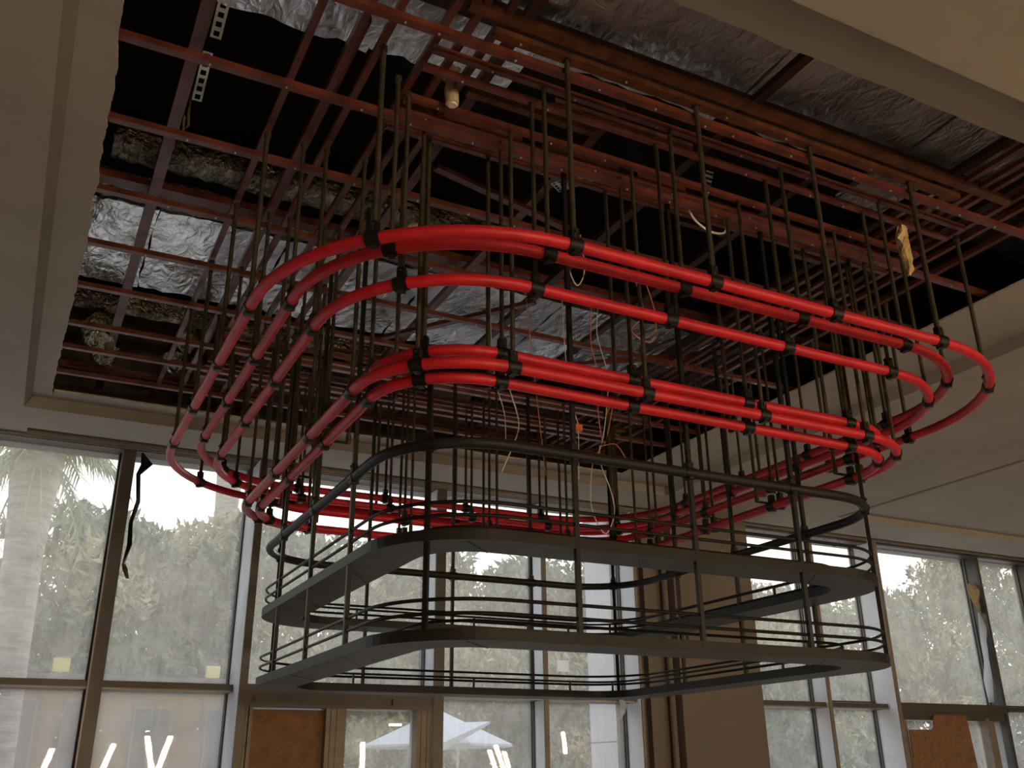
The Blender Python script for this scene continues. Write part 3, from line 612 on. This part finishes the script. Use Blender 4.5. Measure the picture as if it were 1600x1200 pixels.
# ------------------------------------------------------------------ lamps behind the photographer (their reflections show in the glass)
def tube_lamp(p0, p1, label, r=.056):
    p0, p1 = Vector(p0), Vector(p1); t = thing('tube_lamp', p1, label, 'tube lamp', 'warm tube lamps behind the photographer')
    MB().tube([p0 - p1, Vector()], r, 10).build('lamp_tube', 'lamp', t, smooth=True)
    MB().tube([Vector((0, 0, 0)), Vector((0, 0, .05))], r * 1.1, 10).build('end_cap', 'black', t)
    MB().tube([(0, 0, .04), (0, 0, H0 - p1.z)], .006, 6).build('suspension_wire', 'black', t)
LY = -6.5; LK = (18.44 - LY) / 21
for (ax, az, bx, bz, l) in [(.83, 1.50, 1.00, 2.11, 'leftmost short warm glowing tube lamp'), (1.86, 1.5, 2.07, 2.20, 'slanted warm glowing tube lamp left of the V pair'),
                         (2.88, 1.5, 2.61, 2.56, 'left tube lamp of the glowing V pair'), (2.90, 1.5, 3.14, 2.37, 'right tube lamp of the glowing V pair'),
                         (7.10, 1.4, 7.08, 2.24, 'upright warm tube lamp seen in the door glass'),
                         (10.44, 1.5, 10.22, 2.10, 'left lamp of the glowing trio of tubes'), (10.66, 1.5, 10.38, 2.20, 'middle lamp of the glowing trio of tubes'), (10.80, 1.5, 10.60, 2.06, 'right lamp of the glowing trio of tubes'),
                         (12.25, 2.02, 12.19, 2.5, 'short tube lamp right of the glowing trio')]:
    if l.startswith('right tube lamp'): LY -= .2
    tube_lamp((ax * LK, LY, 1.6 + (az - 1.6) * LK), (bx * LK, LY, 1.6 + (bz - 1.6) * LK), l)
# ------------------------------------------------------------------ outdoors
struct(MB().box(-60, 90, 9.3, 90, -.5, -.05).build('ground', 'ground'))
def leafblob(m, c, rad, n, size, rnd, mi=0):
    for _ in range(n):
        while True:
            p = Vector((rnd.uniform(-1, 1), rnd.uniform(-1, 1), rnd.uniform(-1, 1)))
            if p.length < 1: break
        p = Vector((p.x * rad[0], p.y * rad[1], p.z * rad[2])) + c
        a = Vector((rnd.gauss(0, 1), rnd.gauss(0, 1), rnd.gauss(0, 1) + .8)).normalized(); s = size * rnd.uniform(.5, 1.3)
        b_ = a.cross(Vector((rnd.gauss(0, 1), rnd.gauss(0, 1), rnd.gauss(0, 1)))).normalized()
        m.add([p - b_ * s * .28, p + a * s, p + b_ * s * .28, p - a * s * .5], [(0, 1, 2, 3)], mi)
def tree(x, y, h, w_, label, seed, name='pine_tree', leaf=('leaf', 'leaf_light'), dens=1.0):
    rnd = random.Random(seed); t = thing(name, (x, y, -.05), label, 'tree', 'trees outside the windows')
    lean = rnd.uniform(-.5, .5)
    MB().tube([(0, 0, 0), (lean * .5, 0, h * .3), (lean, .2, h * .6), (lean * 1.1, .2, h * .85)], [.20, .16, .12, .05], 8).build('trunk', 'bark2', t, smooth=True)
    for k in range(5):
        a = rnd.uniform(0, 2 * PI); z = h * rnd.uniform(.3, .6)
        MB().tube([(lean * .8, .1, z), (lean + math.cos(a) * w_ * .4, math.sin(a) * w_ * .3, z + h * .2), (lean + math.cos(a) * w_ * .8, math.sin(a) * w_ * .6, z + h * .32)], [.08, .05, .02], 6).build('branch', 'bark2', t, smooth=True)
    m = MB(); nb_ = int(44 * dens)
    for k in range(nb_):
        u = k / nb_; z = h * (.22 + .72 * (1 - (1 - u) ** 1.2)); ww = w_ * math.sqrt(max(.08, 1 - ((z / h - .45) / .56) ** 2))
        a = rnd.uniform(0, 2 * PI); q = rnd.uniform(.2, .95)
        c = Vector((lean * .8 + math.cos(a) * ww * q, math.sin(a) * ww * q * .8, z))
        leafblob(m, c, (w_ * .36, w_ * .32, h * .085), 300, .19, rnd, 1 if rnd.random() < .3 else 0)
    for k in range(14):      # spiky tips at the top
        a = rnd.uniform(0, 2 * PI); q = rnd.uniform(0, .75); c = Vector((lean + math.cos(a) * w_ * q, math.sin(a) * w_ * q * .6, h * (.98 - .12 * q)))
        leafblob(m, c, (.12, .12, .32), 60, .15, rnd, 1 if rnd.random() < .4 else 0)
    m.build('foliage', list(leaf), t)
ti = 0
TREES = [(-5.0, 24, 7.5, 2.8, 'bushy pine tree at the far left beyond the palm'), (.9, 23, 7.3, 2.6, 'bushy green tree directly right of the palm trunk'), (5.0, 24, 7.75, 2.7, 'bushy tree behind the second window pane'),
         (9.0, 25, 7.9, 2.7, 'hazy tree behind the left door head'), (12.4, 24, 7.3, 2.6, 'hazy tree behind the middle window panes'), (15.6, 24.5, 7.3, 2.6, 'hazy tree just left of the brown pier'),
         (19.2, 24, 7.1, 2.7, 'lower hazy tree just right of the brown pier'), (22.9, 24, 7.2, 2.7, 'hazy tree behind the film-covered mullions'), (27.0, 24, 7.3, 2.7, 'hazy tree behind the right boarded doorway'),
         (31.3, 24, 9.4, 3.0, 'tallest yellowish tree, beside the dark right mullion'), (36.5, 25, 9.3, 3.2, 'dense tree past the far right window'),
         (3.0, 29.6, 8.3, 2.6, 'tree in the second row behind the second window pane'), (8.2, 29.6, 8.8, 2.6, 'tree in the second row left of the door head'), (12.6, 29.8, 8.5, 2.6, 'tree in the second row above the door glass'),
         (16.4, 29.8, 8.3, 2.6, 'tree in the second row left of the pier'), (22.8, 29.6, 8.2, 2.6, 'tree in the second row right of the pier'), (27.6, 29.6, 8.3, 2.6, 'tree in the second row behind the boarded doorway')]
for (x, y, h, w_, l) in TREES:
    tree(x, y, h, w_, l, 100 + ti, dens=1.0); ti += 1
# hedge that closes the view behind the trees
rnd = random.Random(77); m = MB()
for k in range(250):
    c = Vector((rnd.uniform(-10, 54), rnd.uniform(34, 35.5), rnd.uniform(.3, 6.2))); leafblob(m, c, (1.3, .7, .8), 90, .42, rnd, 1 if rnd.random() < .25 else 0)
tag(m.build('hedge', ['leaf', 'leaf_light']), 'dense dark hedge closing the view behind the trees', 'hedge')['kind'] = 'stuff'
# palms
def palm(x, y, h, r, label, seed, lean=0):
    rn = random.Random(seed); t = thing('palm_tree', (x, y, -.05), label, 'palm tree')
    pts = [(lean * (k / 8) ** 1.5, 0, h * k / 8) for k in range(9)]
    MB().tube(pts, [r * (1.15 - .25 * k / 8) for k in range(7)] + [r * 1.15, r * 1.45], 14).build('trunk', 'bark', t, smooth=True)
    m = MB()
    for k in range(30):
        a = 2 * PI * k / 30 + rn.uniform(-.1, .1); L = rn.uniform(.6, 1.15); el = rn.uniform(-.9, .9)
        d = Vector((math.cos(a), math.sin(a), 0)); p0 = Vector((lean, 0, h)); rib = []
        for s in range(9):
            u = s / 8; rib.append(p0 + d * L * u * math.cos(el * .5) + Vector((0, 0, L * (el * u - .75 * u * u))))
        m.tube(rib, .012, 4)
        side = d.cross(Vector((0, 0, 1)))
        for s in range(1, 9):
            for sg in (-1, 1):
                for q in range(2):
                    b0 = rib[s] - (rib[s] - rib[s - 1]) * q * .5; tip = b0 + side * sg * .22 + d * .15 + Vector((0, 0, -.25 + rn.uniform(-.1, .05)))
                    m.add([b0 - d * .018, b0 + d * .018, tip], [(0, 1, 2)])
    m.build('crown', 'frond', t)
palm(.02, 13, 5.55, .235, 'thick palm trunk with drooping fronds behind the leftmost window', 5, lean=-.12 + .0)
palm(5.48, 31, 12.7, .37, 'distant palm trunk beyond the second window pane', 8)
# ochre building with grey windows, low behind the left panes
t = thing('building', (1.8, 17.2, 0), 'ochre building with grey shuttered windows seen low through the left panes', 'building')
MB().box(-9, 2.0, 0, 2.0, 0, 3.05).build('wall', 'facade', t)
MB().box(-9.1, 2.1, -.1, 2.1, 3.05, 3.12).build('roof', 'shutter', t)
for (a, c, z0, z1) in [(-1.85, -1.28, .8, 2.75), (-.92, -.42, .8, 2.75), (-3.4, -2.8, .8, 2.75), (.12, .72, .9, 2.65), (1.25, 1.8, .9, 2.65)]:
    f = MB().box(a, c, -.06, 0, z0, z1).build('window_frame', 'shutter_frame', t)
    MB().box(a + .04, (a + c) / 2 - .012, -.07, -.06, z0 + .04, z1 - .04).build('window_pane', 'shutter', f)
    MB().box((a + c) / 2 + .012, c - .04, -.07, -.06, z0 + .04, z1 - .04).build('window_pane', 'shutter', f)
# pale panelled wing beside the window
t = thing('building', (6.05, 9.32, 0), 'pale lavender panelled wing of the building right outside the middle window', 'building')
MB().box(0, 1.6, 0, .55, 0, 7).build('wall', 'facade_grey', t)
ms = MB()
for z in (1.9, 2.95, 4.0): ms.box(-.003, .0, 0, .55, z, z + .012)
ms.build('panel_joint', 'shutter', t)
# leaning trunk, awning, street lamps
o = MB().tube(smoothpath([(3.1, 16.2, 3.35), (3.35, 16.2, 2.9), (3.62, 16.2, 2.35), (3.75, 16.2, 1.6), (3.8, 16.2, 0)]), .085, 8).build('tree_trunk', 'bark2', smooth=True)
tag(reorigin(o), 'dark leaning tree trunk low behind the second window pane', 'tree trunk')
t = thing('parasol', (7.6, 18, 0), 'white canvas parasol seen through the door glass', 'parasol')
MB().tube([(0, 0, 0), (0, 0, 2.5)], .03, 8).build('pole', 'canvas', t)
m = MB(); n = 8; vs = [(0, 0, 2.75)] + [(1.5 * math.cos(2 * PI * k / n), 1.5 * math.sin(2 * PI * k / n), 2.1) for k in range(n)]
m.add(vs + [(v[0], v[1], v[2] - .04) for v in vs], [(0, 1 + k, 1 + (k + 1) % n) for k in range(n)] + [(9, 10 + (k + 1) % n, 10 + k) for k in range(n)] + [(1 + k, 10 + k, 10 + (k + 1) % n, 1 + (k + 1) % n) for k in range(n)])
m.build('canopy', 'canvas', t)
t = thing('awning', (7.9, 15.5, 2.0), 'white slanted awning behind the middle lower pane', 'awning')
m = MB(); m.add([(-1.4, 0, .02), (-.4, 0, .42), (-.4, 1.2, .46), (-1.4, 1.2, .06), (-1.4, 0, -.12), (-.4, 0, .38), (-.4, 1.2, .42), (-1.4, 1.2, -.08)], [(0,3,2,1),(4,5,6,7),(0,1,5,4),(1,2,6,5),(2,3,7,6),(3,0,4,7)])
m.build('awning_canvas', 'canvas', t); MB().tube([(-1.3, .6, 0), (-1.3, .6, -2)], .03, 8).build('post', 'canvas', t)
for (x, y, h, l) in [(4.72, 20, 2.75, 'street lamp with two small heads low behind the second pane'), (7.75, 20, 2.6, 'street lamp with two small heads behind the door glass'), (8.9, 20, 2.2, 'small post lamp behind the middle lower pane')]:
    t = thing('street_lamp', (x, y, 0), l, 'street lamp')
    MB().tube([(0, 0, 0), (0, 0, h)], .035, 8).build('pole', 'door_frame', t)
    MB().box(-.30, .30, -.03, .03, h - .03, h + .02).build('arm', 'shutter', t)
    MB().box(-.42, -.16, -.04, .04, h - .06, h - .02).build('lamp_head', 'street', t); MB().box(.16, .42, -.04, .04, h - .06, h - .02).build('lamp_head', 'street', t)
